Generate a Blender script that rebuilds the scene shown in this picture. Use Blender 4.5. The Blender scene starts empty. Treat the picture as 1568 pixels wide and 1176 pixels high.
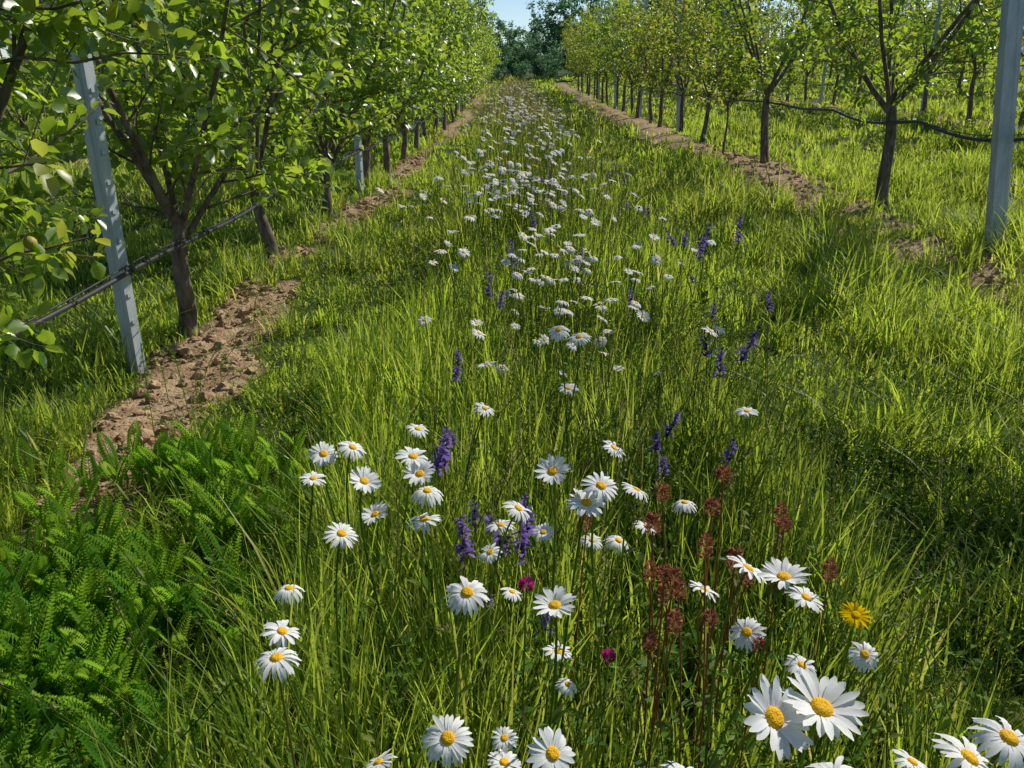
import bpy, math, numpy as np
from math import radians, sin, cos, pi
rng = np.random.default_rng(11)
scene = bpy.context.scene
COL = scene.collection

# ------------------------------------------------------------ helpers
LAT = rng.random((256, 256))
def vn(x, y, s):
    x = np.asarray(x, float) * s + 1000.3; y = np.asarray(y, float) * s + 1000.7
    xi = np.floor(x).astype(int); yi = np.floor(y).astype(int)
    fx = x - xi; fy = y - yi
    fx = fx * fx * (3 - 2 * fx); fy = fy * fy * (3 - 2 * fy)
    g = lambda a, b: LAT[a % 256, b % 256]
    return (g(xi, yi) * (1 - fx) + g(xi + 1, yi) * fx) * (1 - fy) + (g(xi, yi + 1) * (1 - fx) + g(xi + 1, yi + 1) * fx) * fy
def fbm(x, y, s, o=3):
    t = 0; a = 1; w = 0
    for i in range(o):
        t = t + a * vn(x + 17.1 * i, y - 9.3 * i, s * 2 ** i); w += a; a *= .5
    return t / w
def sstep(a, b, x):
    t = np.clip((x - a) / (b - a), 0, 1); return t * t * (3 - 2 * t)
def nrm(v):
    return v / np.maximum(np.linalg.norm(v, axis=-1, keepdims=True), 1e-9)

class Acc:
    def __init__(s):
        s.V = []; s.C = []; s.L = []; s.T = []; s.M = []; s.n = 0
    def add(s, V, L, T, M, C):
        s.V.append(V.reshape(-1, 3)); s.C.append(C.reshape(-1, 4)); s.L.append(np.asarray(L).ravel() + s.n)
        s.T.append(np.asarray(T).ravel()); s.M.append(np.asarray(M).ravel()); s.n += V.reshape(-1, 3).shape[0]
    def inst(s, tpl, pos, R, sc, r=None, b=None):
        tv, tf, tm, tc = tpl
        N = len(pos); k = len(tv)
        sc = np.broadcast_to(np.asarray(sc, float), (N,)) if np.ndim(sc) < 2 else sc
        if np.ndim(sc) == 1:
            loc = tv[None] * sc[:, None, None]
        else:
            loc = tv[None] * sc[:, None, :]
        V = np.einsum('nij,nkj->nki', R, loc) + pos[:, None, :]
        fl = np.concatenate([np.asarray(f) for f in tf]); tt = np.array([len(f) for f in tf])
        L = (fl[None] + (np.arange(N) * k)[:, None])
        C = np.ones((N, k, 4)); 
        C[:, :, 0] = (rng.random(N) if r is None else r)[:, None]
        C[:, :, 1] = tc[None]
        C[:, :, 2] = (rng.random(N) if b is None else b)[:, None]
        s.add(V, L, np.tile(tt, N), np.tile(np.asarray(tm), N), C)
    def tubes(s, Pt, rad, sides, mat, r=None, b=None):
        Pt = np.asarray(Pt, float); rad = np.asarray(rad, float)
        N, k, _ = Pt.shape
        t = np.gradient(Pt, axis=1); t = nrm(t)
        ref = np.array([.83, .41, .13])
        u = nrm(np.cross(t, ref[None, None])); v = np.cross(t, u)
        a = np.arange(sides) * 2 * pi / sides
        V = Pt[:, :, None, :] + rad[:, :, None, None] * (np.cos(a)[None, None, :, None] * u[:, :, None, :] + np.sin(a)[None, None, :, None] * v[:, :, None, :])
        f = []
        for i in range(k - 1):
            for j in range(sides):
                j2 = (j + 1) % sides
                f.append((i * sides + j, i * sides + j2, (i + 1) * sides + j2, (i + 1) * sides + j))
        f = np.array(f)
        L = f[None] + (np.arange(N) * k * sides)[:, None, None]
        C = np.ones((N, k, sides, 4))
        C[..., 0] = (rng.random(N) if r is None else np.broadcast_to(r, (N,)))[:, None, None]
        C[..., 1] = np.linspace(0, 1, k)[None, :, None]
        C[..., 2] = (rng.random(N) if b is None else np.broadcast_to(b, (N,)))[:, None, None]
        s.add(V, L, np.full(N * len(f), 4), np.full(N * len(f), mat), C)
    def mesh(s, name, mats, smooth=True):
        V = np.concatenate(s.V); C = np.concatenate(s.C); L = np.concatenate(s.L); T = np.concatenate(s.T); M = np.concatenate(s.M)
        me = bpy.data.meshes.new(name)
        me.vertices.add(len(V)); me.vertices.foreach_set('co', V.astype(np.float32).ravel())
        me.loops.add(len(L)); me.loops.foreach_set('vertex_index', L.astype(np.int32))
        me.polygons.add(len(T))
        ls = np.concatenate([[0], np.cumsum(T)[:-1]]).astype(np.int32)
        me.polygons.foreach_set('loop_start', ls)
        me.polygons.foreach_set('material_index', M.astype(np.int32))
        me.polygons.foreach_set('use_smooth', np.full(len(T), smooth, dtype=bool))
        me.update(calc_edges=True)
        at = me.attributes.new('vc', 'FLOAT_COLOR', 'POINT')
        at.data.foreach_set('color', C.astype(np.float32).ravel())
        for m in mats: me.materials.append(m)
        return me
    def obj(s, name, mats, smooth=True, loc=(0, 0, 0)):
        return place(s.mesh(name, mats, smooth), name, loc)
def place(me, name, loc=(0, 0, 0), rot=0, sc=1):
    o = bpy.data.objects.new(name, me); o.location = loc; o.rotation_euler = (0, 0, rot)
    o.scale = (sc, sc, sc) if np.ndim(sc) == 0 else sc
    COL.objects.link(o); return o

def frame(d, n):
    d = nrm(d); s_ = nrm(np.cross(d, n)); n2 = np.cross(s_, d)
    return np.stack([s_, d, n2], axis=-1)
def upright(N, lean=.1):
    az = rng.random(N) * 2 * pi
    up = nrm(np.stack([rng.normal(0, lean, N), rng.normal(0, lean, N), np.ones(N)], -1))
    x = np.stack([np.cos(az), np.sin(az), np.zeros(N)], -1)
    y = nrm(np.cross(up, x)); x = np.cross(y, up)
    return np.stack([x, y, up], -1)

# ------------------------------------------------------------ materials
def newmat(name):
    m = bpy.data.materials.new(name); m.use_nodes = True
    nt = m.node_tree; nt.nodes.clear()
    return m, nt, nt.nodes, nt.links
def mixc(nt, fac, a, b, mode='MIX'):
    n = nt.nodes.new('ShaderNodeMix'); n.data_type = 'RGBA'; n.blend_type = mode
    for sk, v in ((n.inputs[0], fac), (n.inputs[6], a), (n.inputs[7], b)):
        if isinstance(v, bpy.types.NodeSocket): nt.links.new(v, sk)
        elif np.ndim(v) == 0: sk.default_value = v
        else: sk.default_value = (*v, 1)
    return n.outputs[2]
def ramp(nt, src, lo, hi):
    n = nt.nodes.new('ShaderNodeMapRange'); n.inputs[1].default_value = lo; n.inputs[2].default_value = hi
    nt.links.new(src, n.inputs[0]); return n.outputs[0]
def foliage(name, dark, light, alt, trans, tmix=.4, rough=.5, gloss=0., altlo=.6, althi=1., basec=None):
    m, nt, N, K = newmat(name)
    at = N.new('ShaderNodeAttribute'); at.attribute_name = 'vc'
    sp = N.new('ShaderNodeSeparateColor'); K.new(at.outputs['Color'], sp.inputs[0])
    c = mixc(nt, sp.outputs[0], dark, light)
    af = ramp(nt, sp.outputs[2], altlo, althi)
    c = mixc(nt, af, c, alt)
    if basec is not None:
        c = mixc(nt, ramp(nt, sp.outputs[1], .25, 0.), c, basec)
    tr = mixc(nt, af, mixc(nt, sp.outputs[0], [x * .62 for x in trans], trans), [min(1, x * 2.6) for x in alt])
    pr = N.new('ShaderNodeBsdfDiffuse'); K.new(c, pr.inputs['Color'])
    tl = N.new('ShaderNodeBsdfTranslucent'); K.new(tr, tl.inputs['Color'])
    mx = N.new('ShaderNodeMixShader'); mx.inputs[0].default_value = tmix
    K.new(pr.outputs[0], mx.inputs[1]); K.new(tl.outputs[0], mx.inputs[2]); out = mx.outputs[0]
    if gloss:
        gl = N.new('ShaderNodeBsdfGlossy'); gl.inputs['Roughness'].default_value = rough; gl.inputs['Color'].default_value = (.9, .92, .88, 1)
        m2 = N.new('ShaderNodeMixShader'); m2.inputs[0].default_value = gloss; K.new(out, m2.inputs[1]); K.new(gl.outputs[0], m2.inputs[2]); out = m2.outputs[0]
    o = N.new('ShaderNodeOutputMaterial'); K.new(out, o.inputs[0])
    return m
def noisemat(name, c1, c2, scale, rough=.8, bump=.0, metal=0., bscale=None, spec=.3, detail=5, stretch=None):
    m, nt, N, K = newmat(name)
    tc = N.new('ShaderNodeTexCoord'); src = tc.outputs['Object']
    if stretch:
        mp = N.new('ShaderNodeMapping'); mp.inputs['Scale'].default_value = stretch; K.new(src, mp.inputs[0]); src = mp.outputs[0]
    no = N.new('ShaderNodeTexNoise'); no.inputs['Scale'].default_value = scale; no.inputs['Detail'].default_value = detail
    K.new(src, no.inputs[0])
    c = mixc(nt, ramp(nt, no.outputs[0], .35, .65), c1, c2)
    pr = N.new('ShaderNodeBsdfPrincipled'); K.new(c, pr.inputs['Base Color'])
    pr.inputs['Roughness'].default_value = rough; pr.inputs['Metallic'].default_value = metal; pr.inputs['Specular IOR Level'].default_value = spec
    if bump:
        n2 = N.new('ShaderNodeTexNoise'); n2.inputs['Scale'].default_value = bscale or scale; n2.inputs['Detail'].default_value = 6
        K.new(src, n2.inputs[0])
        b = N.new('ShaderNodeBump'); b.inputs['Distance'].default_value = bump; b.inputs['Strength'].default_value = 1
        K.new(n2.outputs[0], b.inputs['Height']); K.new(b.outputs[0], pr.inputs['Normal'])
    o = N.new('ShaderNodeOutputMaterial'); K.new(pr.outputs[0], o.inputs[0])
    return m

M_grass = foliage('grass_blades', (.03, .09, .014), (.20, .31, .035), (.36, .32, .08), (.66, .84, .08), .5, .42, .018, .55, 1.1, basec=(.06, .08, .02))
M_leaf = foliage('orchard_leaf', (.04, .11, .018), (.14, .23, .03), (.26, .26, .035), (.60, .84, .06), .46, .36, .06, .7, 1.1)
M_leafo = foliage('orchard_leaf_reddish', (.05, .12, .018), (.14, .21, .03), (.36, .18, .04), (.60, .76, .06), .46, .38, .05, .6, 1.2)
M_leafd = foliage('distant_leaf_hazed', (.06, .16, .095), (.11, .23, .13), (.15, .24, .12), (.28, .50, .22), .45)  # distance haze painted into the leaf colours, paler and bluer
M_yarrow = foliage('yarrow_leaf', (.045, .15, .018), (.13, .27, .03), (.17, .26, .03), (.46, .80, .05), .47)
M_weed = foliage('weed_leaf', (.035, .11, .016), (.13, .24, .03), (.19, .22, .04), (.5, .76, .06), .44, .5, .012)
M_stem = foliage('flower_stem', (.07, .13, .02), (.11, .19, .03), (.15, .15, .04), (.4, .55, .05), .35)
M_redstem = foliage('red_stem', (.22, .08, .03), (.32, .15, .05), (.2, .14, .04), (.3, .14, .04), .25)
M_petal = foliage('daisy_petal', (.86, .88, .88), (.90, .90, .88), (.88, .88, .88), (.92, .92, .9), .36)
M_tan = foliage('seedhead', (.26, .20, .10), (.36, .29, .15), (.24, .16, .10), (.5, .42, .2), .35)
M_sage = foliage('sage_flower', (.14, .09, .34), (.23, .15, .48), (.26, .17, .44), (.32, .22, .66), .34)
M_calyx = foliage('sage_calyx', (.06, .05, .06), (.07, .08, .05), (.07, .05, .10), (.12, .12, .1), .2)
M_clover = foliage('clover_head', (.24, .07, .05), (.42, .16, .11), (.36, .28, .11), (.55, .2, .12), .3)
M_pink = foliage('magenta_flower', (.45, .03, .2), (.55, .05, .28), (.5, .05, .3), (.7, .1, .4), .3)
M_yellow = foliage('yellow_flower', (.80, .50, .003), (.85, .60, .005), (.85, .56, .005), (.85, .6, .005), .3)
M_bark = noisemat('bark', (.08, .06, .044), (.24, .185, .14), 28, .85, .004, bscale=60, stretch=(1, 1, .35))
M_fruit = noisemat('green_apricot', (.26, .30, .06), (.5, .3, .07), 25, .5)
M_clod = noisemat('soil_clod', (.27, .17, .10), (.48, .34, .21), 18, .95, .004, bscale=140)
M_metal = noisemat('galvanized_steel', (.42, .47, .54), (.56, .60, .66), 22, .5, .0, metal=.25, stretch=(1, 1, .3))
M_hose = noisemat('black_polyethylene', (.02, .02, .022), (.035, .035, .04), 30, .45, spec=.4)
def discmat():
    m, nt, N, K = newmat('daisy_disc')
    tc = N.new('ShaderNodeTexCoord'); vo = N.new('ShaderNodeTexVoronoi'); vo.inputs['Scale'].default_value = 700
    K.new(tc.outputs['Object'], vo.inputs['Vector'])
    c = mixc(nt, ramp(nt, vo.outputs['Distance'], 0, .7), (.90, .58, .010), (.66, .33, .006))
    pr = N.new('ShaderNodeBsdfPrincipled'); K.new(c, pr.inputs['Base Color']); pr.inputs['Roughness'].default_value = .7
    pr.inputs['Specular IOR Level'].default_value = .2
    b = N.new('ShaderNodeBump'); b.inputs['Distance'].default_value = .0006; b.invert = True
    K.new(vo.outputs['Distance'], b.inputs['Height']); K.new(b.outputs[0], pr.inputs['Normal'])
    o = N.new('ShaderNodeOutputMaterial'); K.new(pr.outputs[0], o.inputs[0]); return m
M_disc = discmat()

# ------------------------------------------------------------ terrain
XL, XR = -1.72, 3.5        # orchard row lines
def soil(x, y):
    n = fbm(x + 3, y, 1.1, 3); n2 = fbm(x + 40, y, 3.5, 3)
    l = np.exp(-((x - (XL + .26 + .12 * np.sin(y * .8))) / .27) ** 2)
    r = np.exp(-((x - (XR - .42 + .13 * np.sin(y * .7))) / .55) ** 2)
    l2 = np.exp(-((x + 6.9) / .3) ** 2); r2 = np.exp(-((x - 8.7) / .3) ** 2)
    s_ = np.maximum(np.maximum(l * 1.08, r * 1.3), np.maximum(l2, r2))
    return sstep(.34, .54, s_ * (.62 + 1.1 * (n - .5)) + .8 * (n2 - .5) * (.15 + s_))
def height(x, y):
    x = np.asarray(x, float); y = np.asarray(y, float)
    h = .10 * (fbm(x, y, .35, 2) - .5) * sstep(0, 3, np.abs(y) + np.abs(x) * .3)
    h = h + .10 * np.exp(-((x - .2) / .9) ** 2) * sstep(2, 8, y)
    h = h + .07 * np.maximum(0, x - 4.2) * sstep(2, 8, y)
    h = h + .12 * sstep(2.2, 3.3, x)
    h = h + .018 * np.maximum(0, y - 28)
    return h
def dense(lo, hi, fine0, fine1, st):
    a = [fine0]; s_ = st
    while a[-1] > lo: s_ *= 1.18; a.append(a[-1] - s_)
    b = [fine1]; s_ = st
    while b[-1] < hi: s_ *= 1.12; b.append(b[-1] + s_)
    return np.array(a[::-1][:-1] + list(np.arange(fine0, fine1, st)) + b)
gx = dense(-400, 400, -3.2, 4.6, .05); gy = dense(-60, 600, .0, 12., .05)
X, Y = np.meshgrid(gx, gy)
S = soil(X, Y) * (Y < 60)
Z = height(X, Y) + S * (.05 * (fbm(X, Y, 9, 3) - .5) + .03 * (fbm(X, Y, 25, 2) - .5) + .01)
nx, ny = len(gx), len(gy)
g = Acc()
idx = np.arange(nx * ny).reshape(ny, nx)
F = np.stack([idx[:-1, :-1], idx[:-1, 1:], idx[1:, 1:], idx[1:, :-1]], -1).reshape(-1, 4)
C = np.ones((nx * ny, 4)); C[:, 0] = S.ravel()
g.add(np.stack([X, Y, Z], -1).reshape(-1, 3), F, np.full(len(F), 4), np.zeros(len(F), int), C)
m, nt, N, K = newmat('orchard_ground')
at = N.new('ShaderNodeAttribute'); at.attribute_name = 'vc'; sp = N.new('ShaderNodeSeparateColor'); K.new(at.outputs['Color'], sp.inputs[0])
tc = N.new('ShaderNodeTexCoord')
n1 = N.new('ShaderNodeTexNoise'); n1.inputs['Scale'].default_value = 9; n1.inputs['Detail'].default_value = 8; K.new(tc.outputs['Object'], n1.inputs[0])
n2 = N.new('ShaderNodeTexNoise'); n2.inputs['Scale'].default_value = 60; n2.inputs['Detail'].default_value = 5; K.new(tc.outputs['Object'], n2.inputs[0])
cs = mixc(nt, ramp(nt, n1.outputs[0], .35, .65), (.24, .15, .09), (.45, .32, .20))
cg = mixc(nt, ramp(nt, n1.outputs[0], .35, .65), (.03, .055, .012), (.06, .09, .02))
cg = mixc(nt, ramp(nt, n2.outputs[0], .5, .8), cg, (.11, .095, .04))
c = mixc(nt, sp.outputs[0], cg, cs)
pr = N.new('ShaderNodeBsdfPrincipled'); K.new(c, pr.inputs['Base Color']); pr.inputs['Roughness'].default_value = .95; pr.inputs['Specular IOR Level'].default_value = .15
b = N.new('ShaderNodeBump'); b.inputs['Distance'].default_value = .02; K.new(n2.outputs[0], b.inputs['Height']); K.new(b.outputs[0], pr.inputs['Normal'])
o = N.new('ShaderNodeOutputMaterial'); K.new(pr.outputs[0], o.inputs[0])
g.obj('ground', [m])

# ------------------------------------------------------------ grass
def blades(acc, base, az, h, lean, w, r, b):
    N_ = len(base)
    d = np.stack([np.cos(az), np.sin(az), np.zeros(N_)], -1)
    fa = az + pi / 2 + rng.normal(0, .5, N_)
    s_ = np.stack([np.cos(fa), np.sin(fa), np.zeros(N_)], -1)
    ts = np.array([0, .38, .74, 1.]); ws = np.array([.8, 1., .62])
    V = np.empty((N_, 7, 3)); Cc = np.ones((N_, 7, 4))
    for i, t in enumerate(ts):
        p = base + d * (lean * h * t ** 2)[:, None]
        p[:, 2] += h * (t - .35 * np.minimum(lean, 1.3) * t ** 2)
        if i < 3:
            V[:, 2 * i] = p - s_ * (w * ws[i] / 2)[:, None]; V[:, 2 * i + 1] = p + s_ * (w * ws[i] / 2)[:, None]
            Cc[:, 2 * i:2 * i + 2, 1] = t
        else:
            V[:, 6] = p; Cc[:, 6, 1] = 1
    Cc[:, :, 0] = r[:, None]; Cc[:, :, 2] = b[:, None]
    fl = np.array([0, 1, 3, 2, 2, 3, 5, 4, 4, 5, 6])
    L = fl[None] + (np.arange(N_) * 7)[:, None]
    acc.add(V, L, np.tile([4, 4, 3], N_), np.zeros(N_ * 3, int), Cc)

def strip_m(x, y):  # flower strip mask
    wv = .12 * np.sin(y * .9) + .1 * np.sin(y * 2.3 + 1)
    return sstep(-.62, -.42, x + wv) * sstep(1.05, .75, x + wv * .7)
def grassh(x, y):
    st = strip_m(x, y)
    base = (.06 + .07 * fbm(x, y, 1.4, 2) + .15 * sstep(.50, .70, fbm(x + 9, y, 2.6, 2))) * np.where(x < -.4, .78, 1)
    right = sstep(1.4, 1.9, x) * sstep(3.2, 2.6, x) * (.02 + .15 * sstep(.45, .7, fbm(x - 7, y + 3, 1.5, 2)))
    rowl = np.exp(-((x - XL + .1) / .3) ** 2) * .04 + np.exp(-((x - XR - .15) / .35) ** 2) * .20 * sstep(8, 5, y)
    rut = -.06 * np.exp(-((x - 1.3) / .22) ** 2) - .03 * np.exp(-((x + .95) / .25) ** 2)
    return np.maximum(.05, base + right + rowl + rut) * (1 - st) + st * (.23 + .22 * fbm(x, y, 2, 2))
G = Acc()
zones = [(-.4, 2, 2.7, 3.2, 4600, .0048), (2, 4, 3.6, 5., 3100, .0058), (4, 7, 5.2, 7.4, 1500, .008), (7, 12, 8, 11, 680, .0125),
         (12, 22, 12, 16, 210, .023), (22, 45, 18, 26, 50, .048), (45, 75, 28, 34, 16, .09)]
for (y0, y1, xa, xb, dens, w) in zones:
    xm = (xa + xb) / 2; Nn = int(dens * (y1 - y0) * 2 * xm)
    nc = Nn // 12
    cy = rng.uniform(y0, y1, nc); cx = rng.uniform(-1, 1, nc) * (xa + (xb - xa) * (cy - y0) / (y1 - y0))
    chm = rng.uniform(.6, 1.45, nc); cb = rng.random(nc); cr = rng.normal(0, .22, nc)
    ci = rng.integers(0, nc, Nn)
    off = rng.normal(0, .035 * (1 + y0 * .08), (Nn, 2))
    x = cx[ci] + off[:, 0]; y = cy[ci] + off[:, 1]
    s_ = soil(x, y)
    keep = rng.random(Nn) > s_ * .93
    x, y, ci, off, s_ = x[keep], y[keep], ci[keep], off[keep], s_[keep]; n = len(x)
    h = grassh(x, y) * chm[ci] * rng.uniform(.55, 1.2, n) * (1 - .55 * s_)
    st = strip_m(x, y)
    az = np.arctan2(off[:, 1], off[:, 0]) + rng.normal(0, .7, n)
    lean = np.abs(rng.normal(.4, .35, n)) * (1 - .5 * st) + .05
    col = np.clip(fbm(x, y, .8, 2) * 1.5 - .5 + rng.normal(.22, .2, n) + cr[ci] - .16 * st, 0, 1)
    bb = np.clip(cb[ci] * .45 + rng.random(n) * .35 + .35 * (fbm(x + 5, y + 5, .6, 2) - .4) + (rng.random(n) < .05) * .5 + sstep(9, 22, y) * st * .35, 0, 1)
    base = np.stack([x, y, height(x, y) - .005], -1)
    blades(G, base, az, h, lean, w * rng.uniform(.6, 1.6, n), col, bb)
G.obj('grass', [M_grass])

G2 = Acc()
nc = 900
cx = rng.uniform(-2.3, 4.6, nc); cy = rng.uniform(1.0, 9.0, nc)
kp = ((cx > 1.0) & (fbm(cx, cy, 1.6, 2) > .45)) | (cx < -1.1) & (rng.random(nc) < .25); cx = cx[kp]; cy = cy[kp]
cx = np.concatenate([cx, rng.normal(XR + .05, .2, 40), rng.normal(XL - .1, .15, 10)]); cy = np.concatenate([cy, rng.uniform(4.3, 6.0, 40), rng.uniform(3.2, 4.0, 10)]); nc = len(cx)
tc_ = np.clip(rng.normal(.45, .3, nc), 0, 1)
for k in range(16):
    off = rng.normal(0, .022, (nc, 2)); x = cx + off[:, 0]; y = cy + off[:, 1]
    az = rng.random(nc) * 2 * pi
    hh = rng.uniform(.12, .34, nc); hh[-50:] *= 1.5
    blades(G2, np.stack([x, y, height(x, y)], -1), az, hh, rng.uniform(.2, 1.1, nc), rng.uniform(.005, .011, nc), tc_, rng.random(nc) * .75)
G2.obj('tall_grass_tufts', [M_grass])

# ------------------------------------------------------------ soil clods
def sphere_tpl(ring, seg, fn, mat=0):
    v = [(0, 0, -1)]; 
    for i in range(1, ring):
        a = -pi / 2 + pi * i / ring
        for j in range(seg): v.append((cos(a) * cos(2 * pi * j / seg), cos(a) * sin(2 * pi * j / seg), sin(a)))
    v.append((0, 0, 1)); v = np.array(v, float); f = []
    for j in range(seg): f.append((0, 1 + (j + 1) % seg, 1 + j))
    for i in range(ring - 2):
        for j in range(seg):
            a = 1 + i * seg; f.append((a + j, a + (j + 1) % seg, a + seg + (j + 1) % seg, a + seg + j))
    a = 1 + (ring - 2) * seg
    for j in range(seg): f.append((a + j, a + (j + 1) % seg, len(v) - 1))
    v = fn(v); return (v, f, [mat] * len(f), np.linspace(0, 1, len(v)))
clod_t = [sphere_tpl(6, 8, lambda v: v * (1 + rng.normal(0, .2, (len(v), 1))) * [1, .8, .6]) for _ in range(4)]
CL = Acc()
for (ya, yb, nn, smin, smax) in [(1.2, 5, 22000, .004, .04), (5, 14, 18000, .006, .045)]:
    x = np.where(rng.random(nn) < .5, rng.uniform(-2.3, -1.0, nn), rng.uniform(2.4, 4.1, nn)); y = rng.uniform(ya, yb, nn)
    s_ = soil(x, y); kp = rng.random(nn) < s_ * .4; x = x[kp]; y = y[kp]; n = len(x)
    sz = smin + (smax - smin) * rng.random(n) ** 6
    pos = np.stack([x, y, height(x, y) + .01 + sz * .3], -1)
    for k in range(4):
        i = np.arange(n) % 4 == k
        CL.inst(clod_t[k], pos[i], upright(i.sum(), .6), sz[i])
CL.obj('soil_clods', [M_clod], smooth=False)

# ------------------------------------------------------------ fruit trees
lv = np.array([(0, 0, 0), (0, .35, -.05), (0, .72, -.04), (0, 1.02, -.12), (-.27, .3, .06), (-.27, .66, .05), (.27, .3, .06), (.27, .66, .05)], float)
leaf_t = (lv, [(0, 1, 4), (1, 2, 5, 4), (2, 3, 5), (0, 6, 1), (1, 6, 7, 2), (2, 7, 3)], [1] * 6, np.array([0, .35, .7, 1, .3, .7, .3, .7]))
leaf_l = (np.array([(0, 0, 0), (0, 1., -.1), (-.32, .5, .06), (.32, .5, .06)], float), [(0, 1, 2), (0, 3, 1)], [1] * 2, np.array([0, 1, .5, .5]))
fruit_t = sphere_tpl(6, 8, lambda v: v, 2)
def bez(p0, d0, L, bend, k):
    t = np.linspace(0, 1, k)[None, :, None]
    return p0[:, None] + d0[:, None] * L[:, None, None] * t + bend[:, None] * L[:, None, None] * t ** 2
def make_tree(name, trunk_h, Ht, R, leafmat, nl=6, nsub=13, leafs=.062, fruits=12, droop=.0, lscale=1., sides=10, trad=.042, nleafmul=1., lod=False, lowcut=.7):
    A = Acc()
    lx, ly = rng.normal(0, .05, 2)
    k = 9; t = np.linspace(0, 1, k)
    tp = np.stack([lx * t + .012 * np.sin(t * 7), ly * t + .012 * np.cos(t * 5), t * trunk_h * 1.02 - .03], -1)
    tr = trad * (1.2 - .4 * t) ; tr[0] *= 1.25; tr[-1] *= 1.1
    A.tubes(tp[None], tr[None], sides, 0)
    az = np.arange(nl) * 2 * pi / nl + rng.normal(0, .3, nl)
    el = rng.uniform(48, 70, nl) * pi / 180
    d0 = np.stack([np.cos(az) * np.cos(el), np.sin(az) * np.cos(el), np.sin(el)], -1)
    L = (Ht - trunk_h) * rng.uniform(.85, 1.1, nl)
    p0 = tp[-1][None] - np.stack([np.zeros(nl), np.zeros(nl), rng.uniform(0.02, .16, nl)], -1)
    bend = np.stack([-np.cos(az) * .16, -np.sin(az) * .16, rng.uniform(.0, .2, nl)], -1) * (.6 + R * .1)
    d0[:, :2] *= R
    kk = 10
    lp = bez(p0, d0, L, bend, kk) + np.cumsum(rng.normal(0, .016, (nl, kk, 3)), 1) * np.linspace(0, 1, kk)[None, :, None] ** .5
    lr = trad * .5 * (1 - .82 * np.linspace(0, 1, kk))[None] * rng.uniform(.8, 1.1, (nl, 1))
    A.tubes(lp, lr, 7, 0)
    ns = nl * nsub; li = np.repeat(np.arange(nl), nsub)
    tt = np.tile(np.linspace(.08, .97, nsub), nl) + rng.normal(0, .02, ns); tt = np.clip(tt, .04, 1)
    fi = tt * (kk - 1); i0 = np.minimum(fi.astype(int), kk - 2); fr = (fi - i0)[:, None]
    sp0 = lp[li, i0] * (1 - fr) + lp[li, i0 + 1] * fr
    ld = nrm(lp[li, i0 + 1] - lp[li, i0])
    rd = rng.normal(0, 1, (ns, 3)); rd[:, 2] *= .5
    outw = sp0.copy(); outw[:, 2] = 0; outw = nrm(outw + 1e-4)
    sd = nrm(ld * .45 + nrm(rd) * .8 + outw * .45 + np.array([0, 0, .1 - droop]) * np.where(tt < .35, 1, .2)[:, None])
    sL = rng.uniform(.3, .68, ns) * (1.2 - .5 * tt) * lscale
    sb = np.stack([np.zeros(ns), np.zeros(ns), rng.uniform(-.25, .35, ns) - droop * .6], -1)
    sk = 6; spp = bez(sp0, sd, sL, sb, sk) + rng.normal(0, .008, (ns, sk, 3)) * (np.arange(sk) > 0)[None, :, None]
    A.tubes(spp, .007 * (1 - .65 * np.linspace(0, 1, sk))[None] * np.ones((ns, 1)), 3 if lod else 4, 0)
    nt_ = 5; n = ns * nt_; si = np.repeat(np.arange(ns), nt_)
    t2 = rng.uniform(.25, 1, n); fi = t2 * (sk - 1); i0 = np.minimum(fi.astype(int), sk - 2); fr = (fi - i0)[:, None]
    tp0 = spp[si, i0] * (1 - fr) + spp[si, i0 + 1] * fr
    td = nrm(nrm(spp[si, i0 + 1] - spp[si, i0]) * .6 + nrm(rng.normal(0, 1, (n, 3))) * .9 + np.array([0, 0, .25]))
    tL = rng.uniform(.1, .3, n) * lscale
    tk = 4; tpp = bez(tp0, td, tL, np.stack([np.zeros(n), np.zeros(n), rng.uniform(-.3, .3, n)], -1), tk)
    if not lod: A.tubes(tpp, .0024 * (1 - .5 * np.linspace(0, 1, tk))[None] * np.ones((n, 1)), 3, 0)
    def leaves(paths, per):
        Np, kq, _ = paths.shape; n = int(Np * per); pi_ = rng.integers(0, Np, n)
        t = rng.uniform(.08, 1.02, n); fi = t * (kq - 1); i0 = np.clip(fi.astype(int), 0, kq - 2); fr = (fi - i0)[:, None]
        p = paths[pi_, i0] * (1 - fr) + paths[pi_, i0 + 1] * fr
        d = nrm(paths[pi_, i0 + 1] - paths[pi_, i0])
        q = nrm(rng.normal(0, 1, (n, 3)) ); q = nrm(q - d * (q * d).sum(-1, keepdims=True))
        ldr = nrm(d * .5 + q * .9 + np.array([0, 0, -.22]))
        nn = nrm(np.array([0, 0, .8]) + nrm(p * [1, 1, 0] + 1e-4) * .35 + rng.normal(0, .55, (n, 3)))
        sz = leafs * rng.uniform(.6, 1.2, n) * (1.22 if lod else 1)
        p = p + ldr * (.02 * lscale)
        keep = p[:, 2] > trunk_h * lowcut + rng.random(n) * .1
        bsh = np.clip(rng.random(n) * .8 + (t > .85) * .25 + .25 * (fbm(p[:, 0] * 2 + p[:, 2], p[:, 1] * 2, 1.2, 2) - .4), 0, 1)
        A.inst(leaf_l if lod else leaf_t, p[keep], frame(ldr, nn)[keep], np.stack([sz * rng.uniform(.9, 1.3, n), sz, sz], -1)[keep], b=bsh[keep])
    q = nleafmul * (.7 if lod else 1)
    leaves(tpp, 10.5 * q); leaves(spp, 18 * q); leaves(lp[:, 3:], 60 * q)
    if fruits:
        i = rng.integers(0, n, fruits)
        A.inst(fruit_t, tpp[i, 2] - np.array([0, 0, .025]), upright(fruits, .2), .019)
    return A.mesh(name, [M_bark, leafmat, M_fruit])
LT = [make_tree('fruit_tree', .62, 2.9, .90, M_leaf, droop=.05, nleafmul=1.15, lowcut=1.05) for _ in range(3)]
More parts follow.
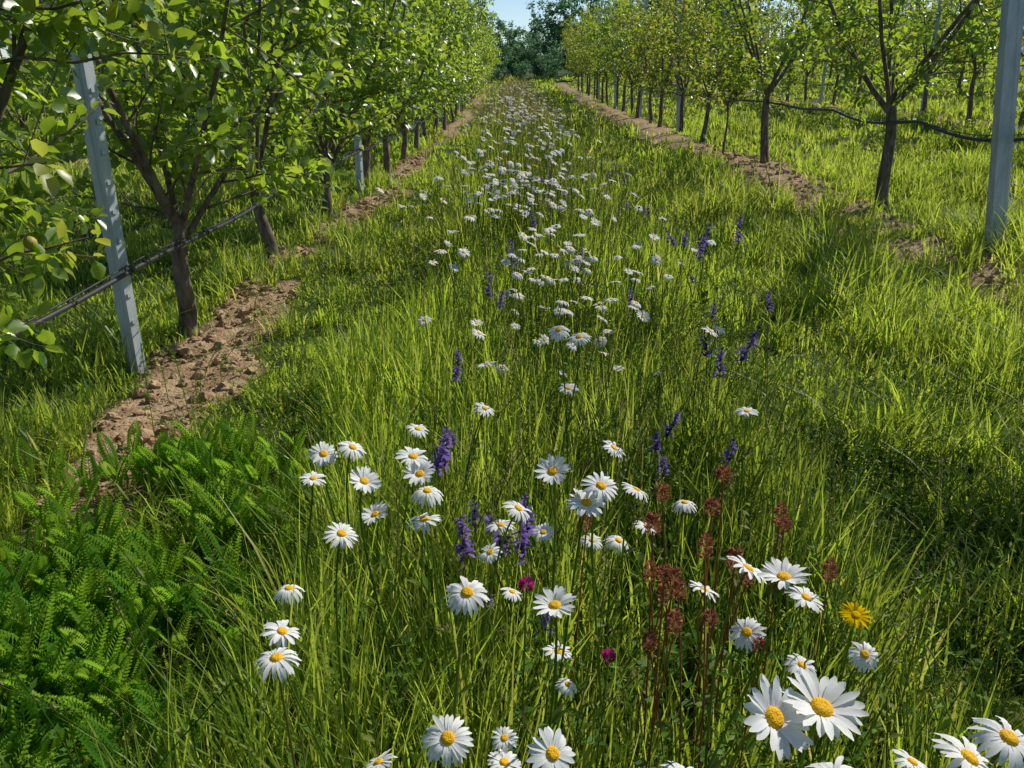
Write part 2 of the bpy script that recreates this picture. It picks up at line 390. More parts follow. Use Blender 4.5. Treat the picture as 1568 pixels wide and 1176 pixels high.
LTl = [make_tree('fruit_tree', .62, 2.9, .90, M_leaf, droop=.05, lod=True, fruits=0, lowcut=1., nleafmul=1.05) for _ in range(3)]
LTn = make_tree('fruit_tree', .60, 2.7, .82, M_leaf, droop=.05, nleafmul=1.3, nl=7, leafs=.060, lowcut=.8)
RT = [make_tree('fruit_tree', .98, 3.4, 1.0, M_leaf, nl=5, droop=.2, trad=.05, nleafmul=.95) for _ in range(2)]
RTl = [make_tree('fruit_tree', .98, 3.2, 1.0, M_leaf, nl=5, droop=.2, trad=.045, nleafmul=.9, lod=True, fruits=0)] + \
     [make_tree('fruit_tree', .95, 3.1, .95, M_leafo, nl=5, droop=.15, trad=.042, nleafmul=.85, lod=True, fruits=0) for _ in range(2)]
YT = make_tree('young_fruit_tree', .8, 1.6, .6, M_leafo, nl=3, nsub=6, trad=.016, fruits=0)
def put(me, x, y, sc=1., name='fruit_tree', rz=None):
    return place(me, name, (x, y, float(height(x, y)) - .01), rng.random() * 6.28 if rz is None else rz, sc)
put(LTn, XL - .08, 2.2, 1.0, rz=1.1)
yl = [-1.4, .3, 4.04, 5.86, 7.67] + list(np.arange(9.5, 46, 1.82))
for i, y in enumerate(yl):
    put((LT if y < 9 else LTl)[i % 3], XL + rng.normal(0, .04), y, rng.uniform(.93, 1.06))
yr = [-.6, 3.05, 7.65, 11.4, 15.4, 17.6, 19.6] + list(np.arange(21.4, 46, 1.9))
for i, y in enumerate(yr):
    put((RT[i % 2] if i < 4 else RTl[int(rng.integers(0, 3))]), XR + rng.normal(0, .05), y, rng.uniform(.93, 1.05))
put(YT, 3.2, 12.6, 1., 'young_fruit_tree')
for xr in (-6.9, 8.7):
    for y in np.arange(3.5, 46, 2.1 if xr < 0 else 1.8):
        src = LTl if xr < 0 else RTl
        put(src[int(rng.integers(0, 3))], xr + rng.normal(0, .06), y + rng.normal(0, .1), rng.uniform(.92, 1.08))
for y in np.arange(9, 42, 2.2): put(RTl[int(rng.integers(0, 3))], 13.9, y, 1.1)
for y in np.arange(14, 42, 3.): put(RTl[int(rng.integers(0, 3))], 19.1, y, 1.25)
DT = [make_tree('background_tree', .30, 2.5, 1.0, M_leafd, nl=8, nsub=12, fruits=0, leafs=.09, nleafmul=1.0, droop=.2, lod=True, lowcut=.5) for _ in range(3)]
for i in range(30):
    x = rng.uniform(-75, 75); y = rng.uniform(70, 95)
    if -8 < x < 10: continue
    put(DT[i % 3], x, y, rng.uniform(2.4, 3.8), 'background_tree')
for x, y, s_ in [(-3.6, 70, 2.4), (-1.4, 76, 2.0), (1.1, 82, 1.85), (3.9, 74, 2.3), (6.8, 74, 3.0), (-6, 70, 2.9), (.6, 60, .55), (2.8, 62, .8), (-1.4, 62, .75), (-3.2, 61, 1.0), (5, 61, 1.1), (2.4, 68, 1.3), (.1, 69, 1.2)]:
    put(DT[int(rng.integers(0, 3))], x, y, s_, 'background_tree')

# ------------------------------------------------------------ posts and hoses
def post(x, y, h, w, d, leanx, name='metal_post', rz=0.):
    A = Acc(); th = .004
    prof = [(-w/2+.012, d/2), (-w/2, d/2), (-w/2, -d/2), (w/2, -d/2), (w/2, d/2), (w/2-.012, d/2),
            (w/2-.012, d/2-th), (w/2-th, d/2-th), (w/2-th, -d/2+th), (-w/2+th, -d/2+th), (-w/2+th, d/2-th), (-w/2+.012, d/2-th)]
    n = len(prof); hs = [-.3, h]
    V = []
    for z in hs:
        for a, b_ in prof: V.append((a + leanx * max(z, 0), b_, z))
    f = [(j, (j + 1) % n, n + (j + 1) % n, n + j) for j in range(n)]
    f += [(n, n + 1, n + 10, n + 11), (n + 1, n + 2, n + 9, n + 10), (n + 2, n + 3, n + 8, n + 9), (n + 3, n + 4, n + 7, n + 8), (n + 4, n + 5, n + 6, n + 7)]
    A.add(np.array(V), np.concatenate([np.array(q) for q in f]), [4] * len(f), [0] * len(f), np.ones((len(V), 4)))
    rib = [(-w*.14, -d/2-.0002), (-w*.07, -d/2-.006), (w*.07, -d/2-.006), (w*.14, -d/2-.0002)]
    V = np.array([(a + leanx * z, b_, z) for z in (0, h - .01) for a, b_ in rib]); f = [(0, 1, 5, 4), (1, 2, 6, 5), (2, 3, 7, 6)]
    A.add(V, np.array(f), [4] * 3, [0] * 3, np.ones((8, 4)))
    hz = np.arange(.25, h - .1, .12)
    for sg in (-1, 1):
        for z in hz:
            cx = sg * (w / 2 + .003) + leanx * z
            V = np.array([(cx + sx * .003, -d * .1 + sy * .008, z + sz * .01 + (.006 if sx * sg > 0 else 0)) for sx in (-1, 1) for sy in (-1, 1) for sz in (-1, 1)])
            f = [(0, 1, 3, 2), (4, 6, 7, 5), (0, 4, 5, 1), (2, 3, 7, 6), (1, 5, 7, 3), (0, 2, 6, 4)]
            A.add(V, np.array(f), [4] * 6, [0] * 6, np.ones((8, 4)))
    return place(A.mesh(name, [M_metal], smooth=False), name, (x, y, float(height(x, y))), rz)
for y in (3.42, 9.2, 15., 21., 27., 33.): post(XL + .02, y, 3.3, .07, .045, 0., rz=radians(-25))
post(XR - .10, 5.55, 3.4, .115, .06, -.17, rz=radians(10))
for y, ll in ((17.8, -.08), (23.5, 0), (29, -.05), (35, 0)): post(XR + .05, y, 3.6, .08, .05, ll, rz=radians(10))
for xr in (-6.9, 8.7):
    for y in np.arange(6, 40, 6.): post(xr, y, 3.3, .07, .045, 0.)

def hose(x0, z0, name, xoff, r=.009, y0=-1.5, y1=46, extra=True, amp=.05):
    A = Acc(); y = np.arange(y0, y1, .12)
    ph = rng.random() * 6
    sag = amp * np.abs(np.sin(y * pi / 1.82 + .3)) * (.6 + .5 * np.sin(y * .37 + ph))
    x = x0 + xoff + .018 * np.sin(y * 1.3 + ph); z = height(x, y) + z0 - sag + .012 * np.sin(y * 2.9 + ph)
    A.tubes(np.stack([x, y, z], -1)[None], np.full((1, len(y)), r), 8, 0)
    if extra:
        A.tubes(np.stack([x + .012 * np.cos(y * 2), y, z + .022 + .012 * np.sin(y * 2.4)], -1)[None], np.full((1, len(y)), .004), 5, 0)
        for yc in np.arange(y0 + .3, min(y1, 22), .45):
            a = np.linspace(0, 2 * pi, 13); i = int((yc - y0) / .12)
            A.tubes(np.stack([x[i] + np.cos(a) * .013, np.full(13, yc) + a * .003, z[i] + .01 + np.sin(a) * .022], -1)[None], np.full((1, 13), .003), 4, 0)
    return A.obj(name, [M_hose])
hose(XL, .50, 'irrigation_hose', .10, r=.011)
hose(XR, .80, 'irrigation_hose', -.09, r=.013)
hose(-6.9, .5, 'irrigation_hose', .0, extra=False); hose(8.7, .8, 'irrigation_hose', 0., extra=False)

# ------------------------------------------------------------ daisies
def daisy_tpl(npet=22, rows=5, cols=3, droop=.1, cup=0., seed=0, lod=False):
    r_ = np.random.default_rng(seed); V = []; F_ = []; M_ = []; Cc = []
    def addv(p, c): V.append(p); Cc.append(c); return len(V) - 1
    prof = np.interp(np.linspace(0, 1, rows), [0, .25, .6, .85, 1], [.5, .85, 1., .85, .42])
    for i in range(npet):
        a = 2 * pi * i / npet + r_.normal(0, .05); L_ = r_.uniform(.88, 1.04); wv = .112 * 22 / npet * r_.uniform(.85, 1.1)
        dz = r_.normal(0, .06); dr = droop + r_.normal(0, .08); tw = r_.normal(0, .2); z0 = .02 * (i % 2)
        if r_.random() < .06: L_ *= .8; dr += .25
        ids = []
        for k in range(rows):
            t = k / (rows - 1); rr = .2 + (L_ - .2) * t
            for c in range(cols):
                u = (c / (cols - 1) - .5) * 2
                rr2 = rr - (.05 * abs(u) if k == rows - 1 else 0)
                zz = z0 + .08 * sin(pi * min(t * 1.1, 1)) - dr * t * t + dz * t + cup * t - .02 * (1 - abs(u)) * (cols > 2) + tw * u * wv * t
                ids.append(addv((rr2 * cos(a) - u * wv * prof[k] * sin(a), rr2 * sin(a) + u * wv * prof[k] * cos(a), zz), t))
        for k in range(rows - 1):
            for c in range(cols - 1):
                F_.append((ids[k * cols + c], ids[k * cols + c + 1], ids[(k + 1) * cols + c + 1], ids[(k + 1) * cols + c])); M_.append(0)
    seg = 8 if lod else 16; rings = [(.0, .13), (.1, .145), (.19, .125), (.25, .07), (.275, .0)] if not lod else [(0, .14), (.17, .12), (.27, .02)]
    prev = None
    for (rr, z) in rings:
        if rr == 0: cur = [addv((0, 0, z - .02), 1)]
        else: cur = [addv((rr * cos(2 * pi * j / seg), rr * sin(2 * pi * j / seg), z), 1) for j in range(seg)]
        if prev is not None:
            for j in range(seg):
                j2 = (j + 1) % seg
                if len(prev) == 1: F_.append((prev[0], cur[j], cur[j2]))
                else: F_.append((prev[j], cur[j], cur[j2], prev[j2]))
                M_.append(1)
        prev = cur
    prev = [addv((.27 * cos(2 * pi * j / seg), .27 * sin(2 * pi * j / seg), -.005), 0) for j in range(seg)]
    for rr, z in [(.22, -.12), (.06, -.2)]:
        cur = [addv((rr * cos(2 * pi * j / seg), rr * sin(2 * pi * j / seg), z), .5) for j in range(seg)]
        for j in range(seg): F_.append((prev[j], prev[(j + 1) % seg], cur[(j + 1) % seg], cur[j])); M_.append(2)
        prev = cur
    return (np.array(V, float), F_, M_, np.array(Cc, float))
D_hi = [daisy_tpl(int(n), droop=d, cup=c, seed=i) for i, (n, d, c) in enumerate([(22, .08, 0), (24, .18, 0), (21, .02, .05), (23, .3, 0), (20, .05, -.05), (25, .12, .0), (21, -.05, .15), (22, .45, 0)])]
D_lo = [daisy_tpl(14, rows=3, cols=2, droop=d, seed=20 + i, lod=True) for i, d in enumerate([.05, .2, .35, -.1])]
weedleaf = (np.array([(0, 0, 0), (0, .5, -.04), (0, 1, -.15), (-.14, .45, .03), (.14, .45, .03)], float), [(0, 1, 3), (1, 2, 3), (0, 4, 1), (1, 4, 2)], [0] * 4, np.array([0, .5, 1, .5, .5]))
wl2 = (weedleaf[0], weedleaf[1], [2] * 4, weedleaf[3])

# foreground flowers, world metres: x, y, head height, radius, tilt of the face in degrees
HERO = [(-.349,1.339,.642,.029,18),(-.295,1.343,.653,.029,8),(-.353,1.269,.627,.029,9),(-.212,1.022,.754,.029,25),(-.233,1.198,.596,.029,14),(-.261,1.064,.641,.029,17),
(-.160,1.167,.721,.029,7),(-.146,1.136,.706,.029,6),(-.134,1.126,.681,.029,1),(-.139,1.110,.638,.029,3),(-.064,1.729,.567,.029,21),(-.063,1.865,.628,.029,10),
(.142,1.620,.778,.029,16),(.103,1.706,.767,.029,20),(.139,1.843,.573,.029,8),
(.55,1.73,.56,.029,17),(.20,1.43,.61,.029,4),(.06,1.06,.75,.029,6),(.12,.96,.78,.029,16),(.10,.95,.76,.029,14),(.22,1.26,.61,.029,1),(.01,1.16,.63,.029,10),(-.02,1.24,.55,.029,9),
(-.05,.75,.76,.029,7),(.05,.78,.72,.029,8),(-.04,1.26,.48,.024,4),(-.38,1.15,.48,.028,-8),(-.30,.86,.62,.029,-3),(-.25,.69,.72,.029,-10),(.07,.99,.48,.025,4),(.08,.92,.48,.019,11),
(.28,.81,.75,.029,-8),(.30,.75,.78,.029,-8),(.42,.96,.60,.029,12),(.31,1.09,.52,.029,-3),(.36,1.01,.50,.029,25),(.52,.96,.50,.029,32),(.43,.96,.48,.029,-4),
(.20,.48,.84,.031,31),(.24,.49,.84,.033,10),(-.06,.58,.72,.029,27),(.04,.61,.67,.029,18),(-.01,.82,.48,.0215,8),(-.17,.78,.48,.025,-9),(.35,.47,.81,.029,18),(.40,.50,.80,.029,8),(.26,.49,.77,.029,-2),
(.20,1.30,.48,.0276,5),(.26,1.35,.48,.0265,6),(.34,1.39,.51,.029,0),(-.21,1.63,.56,.029,4),(.0,1.14,.48,.022,-12),(.06,1.33,.48,.025,5),(.15,1.30,.48,.0245,5),(.55,2.13,.63,.029,2),
(-.12,2.63,.50,.029,10),(-.30,2.64,.51,.029,17),(-.01,.78,.48,.025,-3),(.51,.78,.48,.029,-9),(-.26,.76,.48,.0245,-9),(.21,.76,.48,.028,0)]
for i, (x, y, z, rad, tilt) in enumerate(HERO):
    A = Acc()
    tl = radians(tilt) + rng.normal(0, .14); sx = rng.normal(.12, .22)
    nv = nrm(np.array([sx, -sin(tl), cos(tl)])); rz_ = rng.random() * 6
    xx = nrm(np.cross(nv, [sin(rz_), cos(rz_), .1])); yy = np.cross(nv, xx)
    Rm = np.stack([xx, yy, nv], -1)[None]
    bx, by = x + rng.normal(0, .045), y + abs(rng.normal(.03, .05))
    gz = float(height(bx, by)); head = np.array([x - bx, y - by, z - gz])
    A.inst(D_hi[int(rng.integers(0, 8))], head[None], Rm, rad * rng.uniform(.86, 1.03))
    e = head - nv * rad * .15; t = np.linspace(0, 1, 10)[:, None]
    c2 = e - nv * .09 * z / .6
    c1 = np.array([rng.normal(0, .02), rng.normal(0, .02), (z - gz) * .45])
    pts = (1 - t) ** 3 * np.zeros(3) + 3 * t * (1 - t) ** 2 * c1 + 3 * t * t * (1 - t) * c2 + t ** 3 * e
    A.tubes(pts[None], np.linspace(.0023, .0015, 10)[None], 6, 2)
    nl = 9; ti = rng.integers(0, 7, nl); az = rng.random(nl) * 6.28
    dd = np.stack([np.cos(az), np.sin(az), np.full(nl, .9)], -1)
    A.inst(wl2, pts[ti], frame(dd, np.tile([0, 0, 1.], (nl, 1)) + rng.normal(0, .2, (nl, 3))), rng.uniform(.02, .045, nl))
    A.obj('oxeye_daisy', [M_petal, M_disc, M_stem], loc=(bx, by, gz))

def meadow_daisies(n, yd, xf, name, tpls, hmin, hmax, rmin=.019, rmax=.027, clump=True):
    A = Acc(); y = yd(n); x = xf(y)
    if clump:
        kp = fbm(x + 2, y * .7, 2.2, 2) > rng.uniform(.34, .56, n); x = x[kp]; y = y[kp]; n = len(x)
    z = rng.uniform(hmin, hmax, n); gz = height(x, y)
    tl = rng.normal(.06, .30, n); sx = rng.normal(.25, .28, n)
    nv = nrm(np.stack([sx, -np.sin(tl), np.cos(tl)], -1)); a = rng.random(n) * 6.28
    xx = nrm(np.cross(nv, np.stack([np.sin(a), np.cos(a), np.full(n, .1)], -1))); yy = np.cross(nv, xx)
    Rm = np.stack([xx, yy, nv], -1); head = np.stack([x, y, gz + z], -1); rad = rng.uniform(rmin, rmax, n)
    for k in range(len(tpls)):
        i = np.arange(n) % len(tpls) == k
        A.inst(tpls[k], head[i], Rm[i], rad[i])
    base = np.stack([x + rng.normal(0, .05, n), y + rng.normal(0, .05, n), gz], -1)
    e = head - nv * (rad * .15)[:, None]; t = np.linspace(0, 1, 6)[None, :, None]
    c2 = e - nv * .08; c1 = base + np.array([0, 0, .25])
    pts = (1 - t) ** 3 * base[:, None] + 3 * t * (1 - t) ** 2 * c1[:, None] + 3 * t * t * (1 - t) * c2[:, None] + t ** 3 * e[:, None]
    A.tubes(pts, np.full((n, 6), .0019), 4, 2)
    A.obj(name, [M_petal, M_disc, M_stem])
meadow_daisies(90, lambda n: rng.uniform(2.3, 3.4, n), lambda y: rng.normal(.30, .28, len(y)), 'oxeye_daisy_patch', D_hi, .38, .62)
meadow_daisies(360, lambda n: rng.uniform(3.2, 5.2, n), lambda y: rng.normal(.04, .26, len(y)), 'oxeye_daisy_patch', D_lo, .48, .72, .021, .031)
meadow_daisies(460, lambda n: 5.0 + 14 * rng.random(n) ** 1.5, lambda y: .12 + rng.normal(0, .25, len(y)) * (1 + .02 * y), 'oxeye_daisy_patch', D_lo, .5, .76, .022, .034)
meadow_daisies(190, lambda n: rng.uniform(14, 34, n), lambda y: rng.normal(.2, .36, len(y)), 'oxeye_daisy_patch', D_lo, .55, .78, .03, .042)
meadow_daisies(110, lambda n: rng.uniform(10, 26, n), lambda y: rng.uniform(4.5, 8, len(y)), 'oxeye_daisy_patch', D_lo, .3, .6, .02, .03)

# ------------------------------------------------------------ meadow sage
def sage_mesh(seed, L=.15, stem=.5):
    r_ = np.random.default_rng(seed); A = Acc()
    hood = np.array([(-.1, 0, 0), (.1, 0, 0), (-.22, .45, .25), (.22, .45, .25), (-.2, .85, .35), (.2, .85, .35), (-.06, 1.1, .12), (.06, 1.1, .12),
                     (-.14, .4, 0), (.14, .4, 0), (-.28, .8, -.28), (.28, .8, -.28), (0, 1., -.5)], float)
    ft = (hood, [(0, 1, 3, 2), (2, 3, 5, 4), (4, 5, 7, 6), (0, 1, 9, 8), (8, 9, 11, 10), (10, 11, 12)], [0] * 6, np.linspace(0, 1, 13))
    ct = (hood[:4] * [1.3, 1, 1], [(0, 1, 3, 2)], [1], np.zeros(4))
    t = np.linspace(0, 1, 12)[:, None]; lean = r_.normal(0, .05, 2)
    pts = np.hstack([lean[0] * t ** 2, lean[1] * t ** 2, t * (stem + L)])
    A.tubes(pts[None], np.linspace(.0025, .001, 12)[None], 5, 2)
    nw = max(5, int(L / .016))
    for w in range(nw):
        z = stem + L * w / nw; tt = z / (stem + L); c = np.array([lean[0] * tt ** 2, lean[1] * tt ** 2, z])
        k = 5; az = np.arange(k) * 2 * pi / k + w * .5 + r_.normal(0, .2, k); sz = .023 * (1 - .5 * w / nw) * r_.uniform(.6, 1.15, k)
        op = r_.random(k) < (.75 if w < nw * .7 else .3)
        dd = np.stack([np.cos(az), np.sin(az), r_.uniform(.0, .7, k)], -1)
        R_ = frame(dd, np.tile([0, 0, 1.], (k, 1)))
        P_ = np.tile(c, (k, 1)) + r_.normal(0, .001, (k, 3))
        A.inst(ct, P_, R_, sz * .9)
        if op.any(): A.inst(ft, P_[op], R_[op], sz[op])
    nl = 8; az = r_.random(nl) * 6.28; z = r_.uniform(.02, stem * .6, nl)
    A.inst((wl2[0] * [1.8, 1, 1], wl2[1], wl2[2], wl2[3]), np.stack([z * 0, z * 0, z], -1), frame(np.stack([np.cos(az), np.sin(az), np.full(nl, .6)], -1), np.tile([0, 0, 1.], (nl, 1))), r_.uniform(.04, .07, nl))
    return A.mesh('meadow_sage', [M_sage, M_calyx, M_stem])
SG = [sage_mesh(s, L, st) for s, L, st in ((1, .08, .46), (2, .10, .48), (3, .06, .44), (4, .09, .42), (8, .11, .45))]
sage_pts = [(-.19, 1.60, 1.05), (-.17, 1.63, .98), (-.15, 1.66, .9), (.03, 1.33, 1.05), (.045, 1.36, .98), (.055, 1.34, 1.02), (-.08, 1.30, .92), (.05, 1.24, .82), (.06, 1.26, .78),
            (.60, 2.25, 1.15), (.62, 2.3, 1.1), (.61, 2.2, 1.0), (.37, 1.75, .9), (.40, 1.8, .85), (.35, 1.95, .9), (.52, 1.8, .9), (-.18, 2.2, .95), (-.06, 2.0, .8), (-.08, 1.5, .9)]
for i in range(30):
    y = 2.9 + 6 * rng.random() ** 1.3
    sage_pts.append((rng.normal(.2, .28) if rng.random() < .85 else rng.uniform(.7, 1.0), y, rng.uniform(.85, 1.1)))
for x, y, s_ in [(.85, 3.6, 1.2), (.8, 3.5, 1.2), (1.0, 3.5, 1.25), (.9, 3.7, 1.2), (.82, 3.9, 1.15), (.88, 3.55, 1.1)]: sage_pts.append((x, y, s_))
for i, (x, y, s_) in enumerate(sage_pts): put(SG[i % 5], x, y, s_, 'meadow_sage')

# ------------------------------------------------------------ crimson clover gone to seed, magenta, yellow
def clover_mesh(seed, stem=.5, mat=M_clover, hl=.03, stems=M_redstem):
    r_ = np.random.default_rng(seed); A = Acc()
    t = np.linspace(0, 1, 8)[:, None]; ln = r_.normal(0, .03, 2)
    pts = np.hstack([ln[0] * t ** 2, ln[1] * t ** 2, t * stem]); A.tubes(pts[None], np.full((1, 8), .0014), 5, 1)
    n = 190; z = r_.random(n); az = r_.random(n) * 6.28; rr = .011 * np.sqrt(np.clip(1 - (z * 1.9 - .9) ** 2, .08, 1))
    pos = pts[-1] + np.stack([np.cos(az) * rr * .6, np.sin(az) * rr * .6, z * hl - .004], -1)
    dd = np.stack([np.cos(az), np.sin(az), np.full(n, .5) + z], -1)
    tp = (weedleaf[0] * [2.2, 1, 1], weedleaf[1], [0] * 4, weedleaf[3])
    A.inst(tp, pos, frame(dd, np.tile([0, 0, 1.], (n, 1)) + r_.normal(0, .3, (n, 3))), r_.uniform(.005, .008, n))
    nl = 6; ti = r_.integers(1, 6, nl); az = r_.random(nl) * 6.28
    A.inst((weedleaf[0] * [2.6, 1, 1], weedleaf[1], [2] * 4, weedleaf[3]), pts[ti], frame(np.stack([np.cos(az), np.sin(az), np.full(nl, .3)], -1), np.tile([0, 0, 1.], (nl, 1))), r_.uniform(.015, .03, nl))
    return A.mesh('crimson_clover', [mat, stems, M_weed])
CV = [clover_mesh(s, st, hl=hl) for s, st, hl in ((5, .62, .036), (6, .6, .028), (7, .58, .020))]
for i, (x, y, z) in enumerate([(.10, 1.10, .72), (.235, 1.10, .70), (.32, 1.10, .70), (.25, 1.03, .68), (.28, 1.0, .66), (.22, .98, .65), (.31, .99, .66), (.28, 1.12, .72), (.45, 1.15, .73), (.47, 1.0, .62), (.25, .93, .62), (.36, 1.18, .71), (.42, 1.1, .66), (.30, 1.05, .64), (.34, .92, .58), (.20, 1.05, .60), (.235, 1.06, .66), (.29, .94, .64), (.20, .95, .62), (.33, 1.03, .69)]):
    put(CV[i % 3], x, y, z / .62 * rng.uniform(.85, 1.03), 'crimson_clover')
MG = clover_mesh(9, .55, M_pink, .012, M_stem)
for x, y, s_ in [(.015, 1.03, 1.08), (.12, .92, .95)]: put(MG, x, y, s_, 'magenta_clover')
A = Acc(); tp = daisy_tpl(30, rows=4, droop=.05, seed=50); tp = (tp[0], tp[1], [0 if q < 2 else 1 for q in tp[2]], tp[3])
A.inst(tp, np.array([[0, 0, .56]]), frame(np.array([[0, 1., .45]]), np.array([[0, -.45, 1.]])), .021)
t = np.linspace(0, 1, 7)[:, None]; A.tubes(np.hstack([t * 0, .01 * np.sin(t * 3), t * .557])[None], np.full((1, 7), .0014), 5, 1)
hb = A.mesh('yellow_hawkbit', [M_yellow, M_stem])
put(hb, .47, .91, 1.1, 'yellow_hawkbit', rz=0)
for i in range(12): put(hb, rng.normal(.4, .3), rng.uniform(4, 9), rng.uniform(.8, 1.1), 'yellow_hawkbit')

# ------------------------------------------------------------ yarrow patch
V = []; F_ = []; Cc = []
npn = 17
for k in range(npn):
    t = k / (npn - 1); yb = .10 + .88 * t; L_ = .15 * sin(pi * (t * .84 + .14)) ** .8
    zc = -.16 * yb ** 2
    for sg in (-1, 1):
        b0 = len(V); dx = sg * L_; dy = L_ * .75; s3 = L_ / .15
        pts = [(0, 0, zc), (dx * .5 - .010 * sg, dy * .5 + .016, zc + .02), (dx, dy, zc - .01), (dx * .5 + .010 * sg, dy * .5 - .012, zc + .02),
               (dx * .5, dy * .5 + .075 * s3, zc + .05), (dx * .95, dy * .45 - .01, zc + .04)]
        V += [(p[0], p[1] + yb, p[2]) for p in pts]; Cc += [.3, .6, 1, .6, 1, 1]
        F_ += [(b0, b0 + 3, b0 + 2, b0 + 1), (b0 + 1, b0 + 2, b0 + 4), (b0 + 3, b0 + 5, b0 + 2)]
b0 = len(V); V += [(-.012, 0, 0), (.012, 0, 0), (.010, .5, -.04), (-.010, .5, -.04), (.004, 1, -.16), (-.004, 1, -.16)]; Cc += [0] * 6
F_ += [(b0, b0 + 1, b0 + 2, b0 + 3), (b0 + 3, b0 + 2, b0 + 4, b0 + 5)]
frond = (np.array(V, float), F_, [0] * len(F_), np.array(Cc, float))
A = Acc(); n = 2200
x = rng.normal(-1.0, .18, n); y = rng.uniform(.7, 2.45, n)
kp = (fbm(x, y, 3., 2) > .38) & (x < -.60) & (rng.random(n) < sstep(2.6, 1.9, y) + .15); x = x[kp]; y = y[kp]; n = len(x); az = rng.random(n) * 6.28
dd = np.stack([np.cos(az) * .38, np.sin(az) * .38, np.ones(n)], -1); nn = np.stack([-np.cos(az), -np.sin(az), np.full(n, .5)], -1)
A.inst(frond, np.stack([x, y, height(x, y) + rng.uniform(0, .08, n)], -1), frame(dd, nn), rng.uniform(.09, .18, n))
A.obj('yarrow_foliage', [M_yarrow])

# ------------------------------------------------------------ leafy weeds
A = Acc()
def weeds(n, x, y, hmin, hmax, per, lsz, mat=0):
    gz = height(x, y); h = rng.uniform(hmin, hmax, n)
    base = np.stack([x, y, gz], -1); t = np.linspace(0, 1, 6)[None, :, None]
    ln = rng.normal(0, .09, (n, 3)); ln[:, 2] = 0
    pts = base[:, None] + ln[:, None] * t ** 2 + np.array([0, 0, 1.]) * h[:, None, None] * t
    A.tubes(pts, np.full((n, 6), .0014) * (1 + y[:, None] * .05), 3, 1)
    si = np.repeat(np.arange(n), per); m_ = len(si); tt = rng.uniform(.1, 1, m_)
    p = base[si] + ln[si] * (tt ** 2)[:, None]; p[:, 2] += h[si] * tt
    az = rng.random(m_) * 6.28; dd = np.stack([np.cos(az), np.sin(az), rng.uniform(.1, 1.2, m_)], -1)
    tp = (weedleaf[0] * [1.5, 1, 1], weedleaf[1], [0] * 4, weedleaf[3])
    A.inst(tp, p, frame(dd, np.tile([0, 0, 1.], (m_, 1)) + rng.normal(0, .25, (m_, 3))), rng.uniform(lsz * .5, lsz * 1.2, m_) * (1 - .4 * tt), r=rng.random(n)[si], b=rng.random(n)[si])
n = 1500; y = rng.uniform(.5, 5, n); x = rng.normal(.3, .4, n); weeds(n, x, y, .2, .50, 16, .034)
n = 700; y = 5 + 12 * rng.random(n); x = rng.normal(.25, .4, n); weeds(n, x, y, .25, .55, 10, .05)
n = 1300; y = rng.uniform(.5, 3.2, n); x = rng.uniform(.5, 2.0, n); weeds(n, x, y, .05, .2, 12, .024)
n = 900; y = rng.uniform(1.5, 8, n); x = np.where(rng.random(n) < .5, rng.uniform(-1.3, -.5, n), rng.uniform(.9, 2.8, n)); weeds(n, x, y, .05, .16, 10, .028)
n = 500; y = rng.uniform(1.2, 9, n); x = np.where(rng.random(n) < .5, rng.normal(XL + .15, .4, n), rng.normal(XR, .55, n)); weeds(n, x, y, .05, .18, 12, .03)
A.obj('meadow_weeds', [M_weed, M_stem])

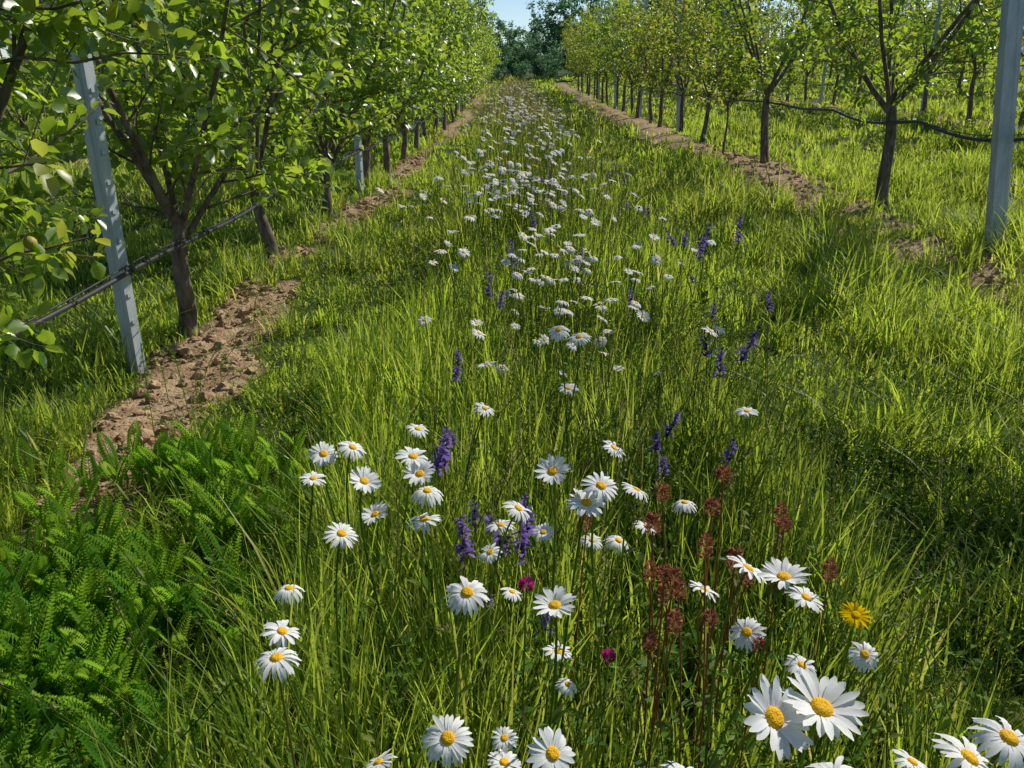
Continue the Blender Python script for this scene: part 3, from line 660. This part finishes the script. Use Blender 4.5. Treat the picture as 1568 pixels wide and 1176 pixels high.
# ------------------------------------------------------------ seed heads of grass
A = Acc()
def seedgrass(n, x, y, hmin, hmax, ssz, spread):
    gz = height(x, y); h = rng.uniform(hmin, hmax, n); base = np.stack([x, y, gz], -1)
    ln = rng.normal(0, .10, (n, 3)); ln[:, 2] = 0; t = np.linspace(0, 1, 7)[None, :, None]
    pts = base[:, None] + ln[:, None] * t ** 2.5 + np.array([0, 0, 1.]) * h[:, None, None] * t
    A.tubes(pts, np.full((n, 7), .0009) * (1 + y[:, None] * .08), 3, 1)
    per = 22; si = np.repeat(np.arange(n), per); m_ = len(si); u = np.tile(np.linspace(0, 1, per), n)
    tt = 1 - u * .22; p = base[si] + ln[si] * (tt ** 2.5)[:, None]; p[:, 2] += h[si] * tt
    az = rng.random(m_) * 6.28; q = np.stack([np.cos(az), np.sin(az), rng.uniform(.6, 1.6, m_)], -1); q = nrm(q)
    p = p + q * (spread * rng.random(m_) * (u * .9 + .1))[:, None]
    A.inst((weedleaf[0] * [1.6, 1, 1], weedleaf[1], [0] * 4, weedleaf[3]), p, frame(q, np.tile([0, 0, 1.], (m_, 1)) + rng.normal(0, .4, (m_, 3))), ssz * rng.uniform(.7, 1.3, m_), r=rng.random(n)[si])
n = 260; seedgrass(n, rng.normal(.2, .42, n), rng.uniform(.9, 4, n), .42, .72, .008, .014)
n = 160; seedgrass(n, rng.uniform(1.5, 3.2, n), rng.uniform(2, 8, n), .25, .5, .009, .014)
n = 400; seedgrass(n, rng.normal(.25, .42, n), rng.uniform(4, 12, n), .45, .72, .012, .025)
n = 800; seedgrass(n, rng.normal(.2, .5, n), rng.uniform(12, 45, n), .45, .7, .026, .05)
A.obj('grass_seed_heads', [M_tan, M_stem])

# ------------------------------------------------------------ light
EL, AZ = 41., 50.      # sun ahead and to the right
W = bpy.data.worlds.new('World'); scene.world = W; W.use_nodes = True
nt = W.node_tree; bg = nt.nodes['Background']; sky = nt.nodes.new('ShaderNodeTexSky'); sky.sky_type = 'NISHITA'; sky.sun_disc = False
sky.sun_elevation = radians(EL); sky.sun_rotation = radians(AZ % 360); sky.dust_density = .1; sky.ozone_density = 3.; sky.air_density = .8
nt.links.new(sky.outputs[0], bg.inputs[0]); bg.inputs[1].default_value = .115
sun = bpy.data.lights.new('sun', 'SUN'); sun.energy = 5.; sun.angle = radians(.5); sun.color = (1, .94, .82)
so = bpy.data.objects.new('sun', sun); COL.objects.link(so)
from mathutils import Vector
dv = Vector((sin(radians(AZ)) * cos(radians(EL)), cos(radians(AZ)) * cos(radians(EL)), sin(radians(EL))))
so.rotation_euler = dv.to_track_quat('Z', 'Y').to_euler()

cam = bpy.data.cameras.new('camera'); cam.lens = 36 * 1230 / 1568; cam.sensor_width = 36; cam.clip_end = 2000; cam.clip_start = .02
co = bpy.data.objects.new('camera', cam); COL.objects.link(co); co.location = (0, 0, 1.3 + float(height(0, 0)))
co.rotation_euler = (radians(90 - 21.2), 0, 0)
scene.camera = co
scene.view_settings.view_transform = 'Standard'; scene.view_settings.look = 'None'; scene.view_settings.exposure = 0
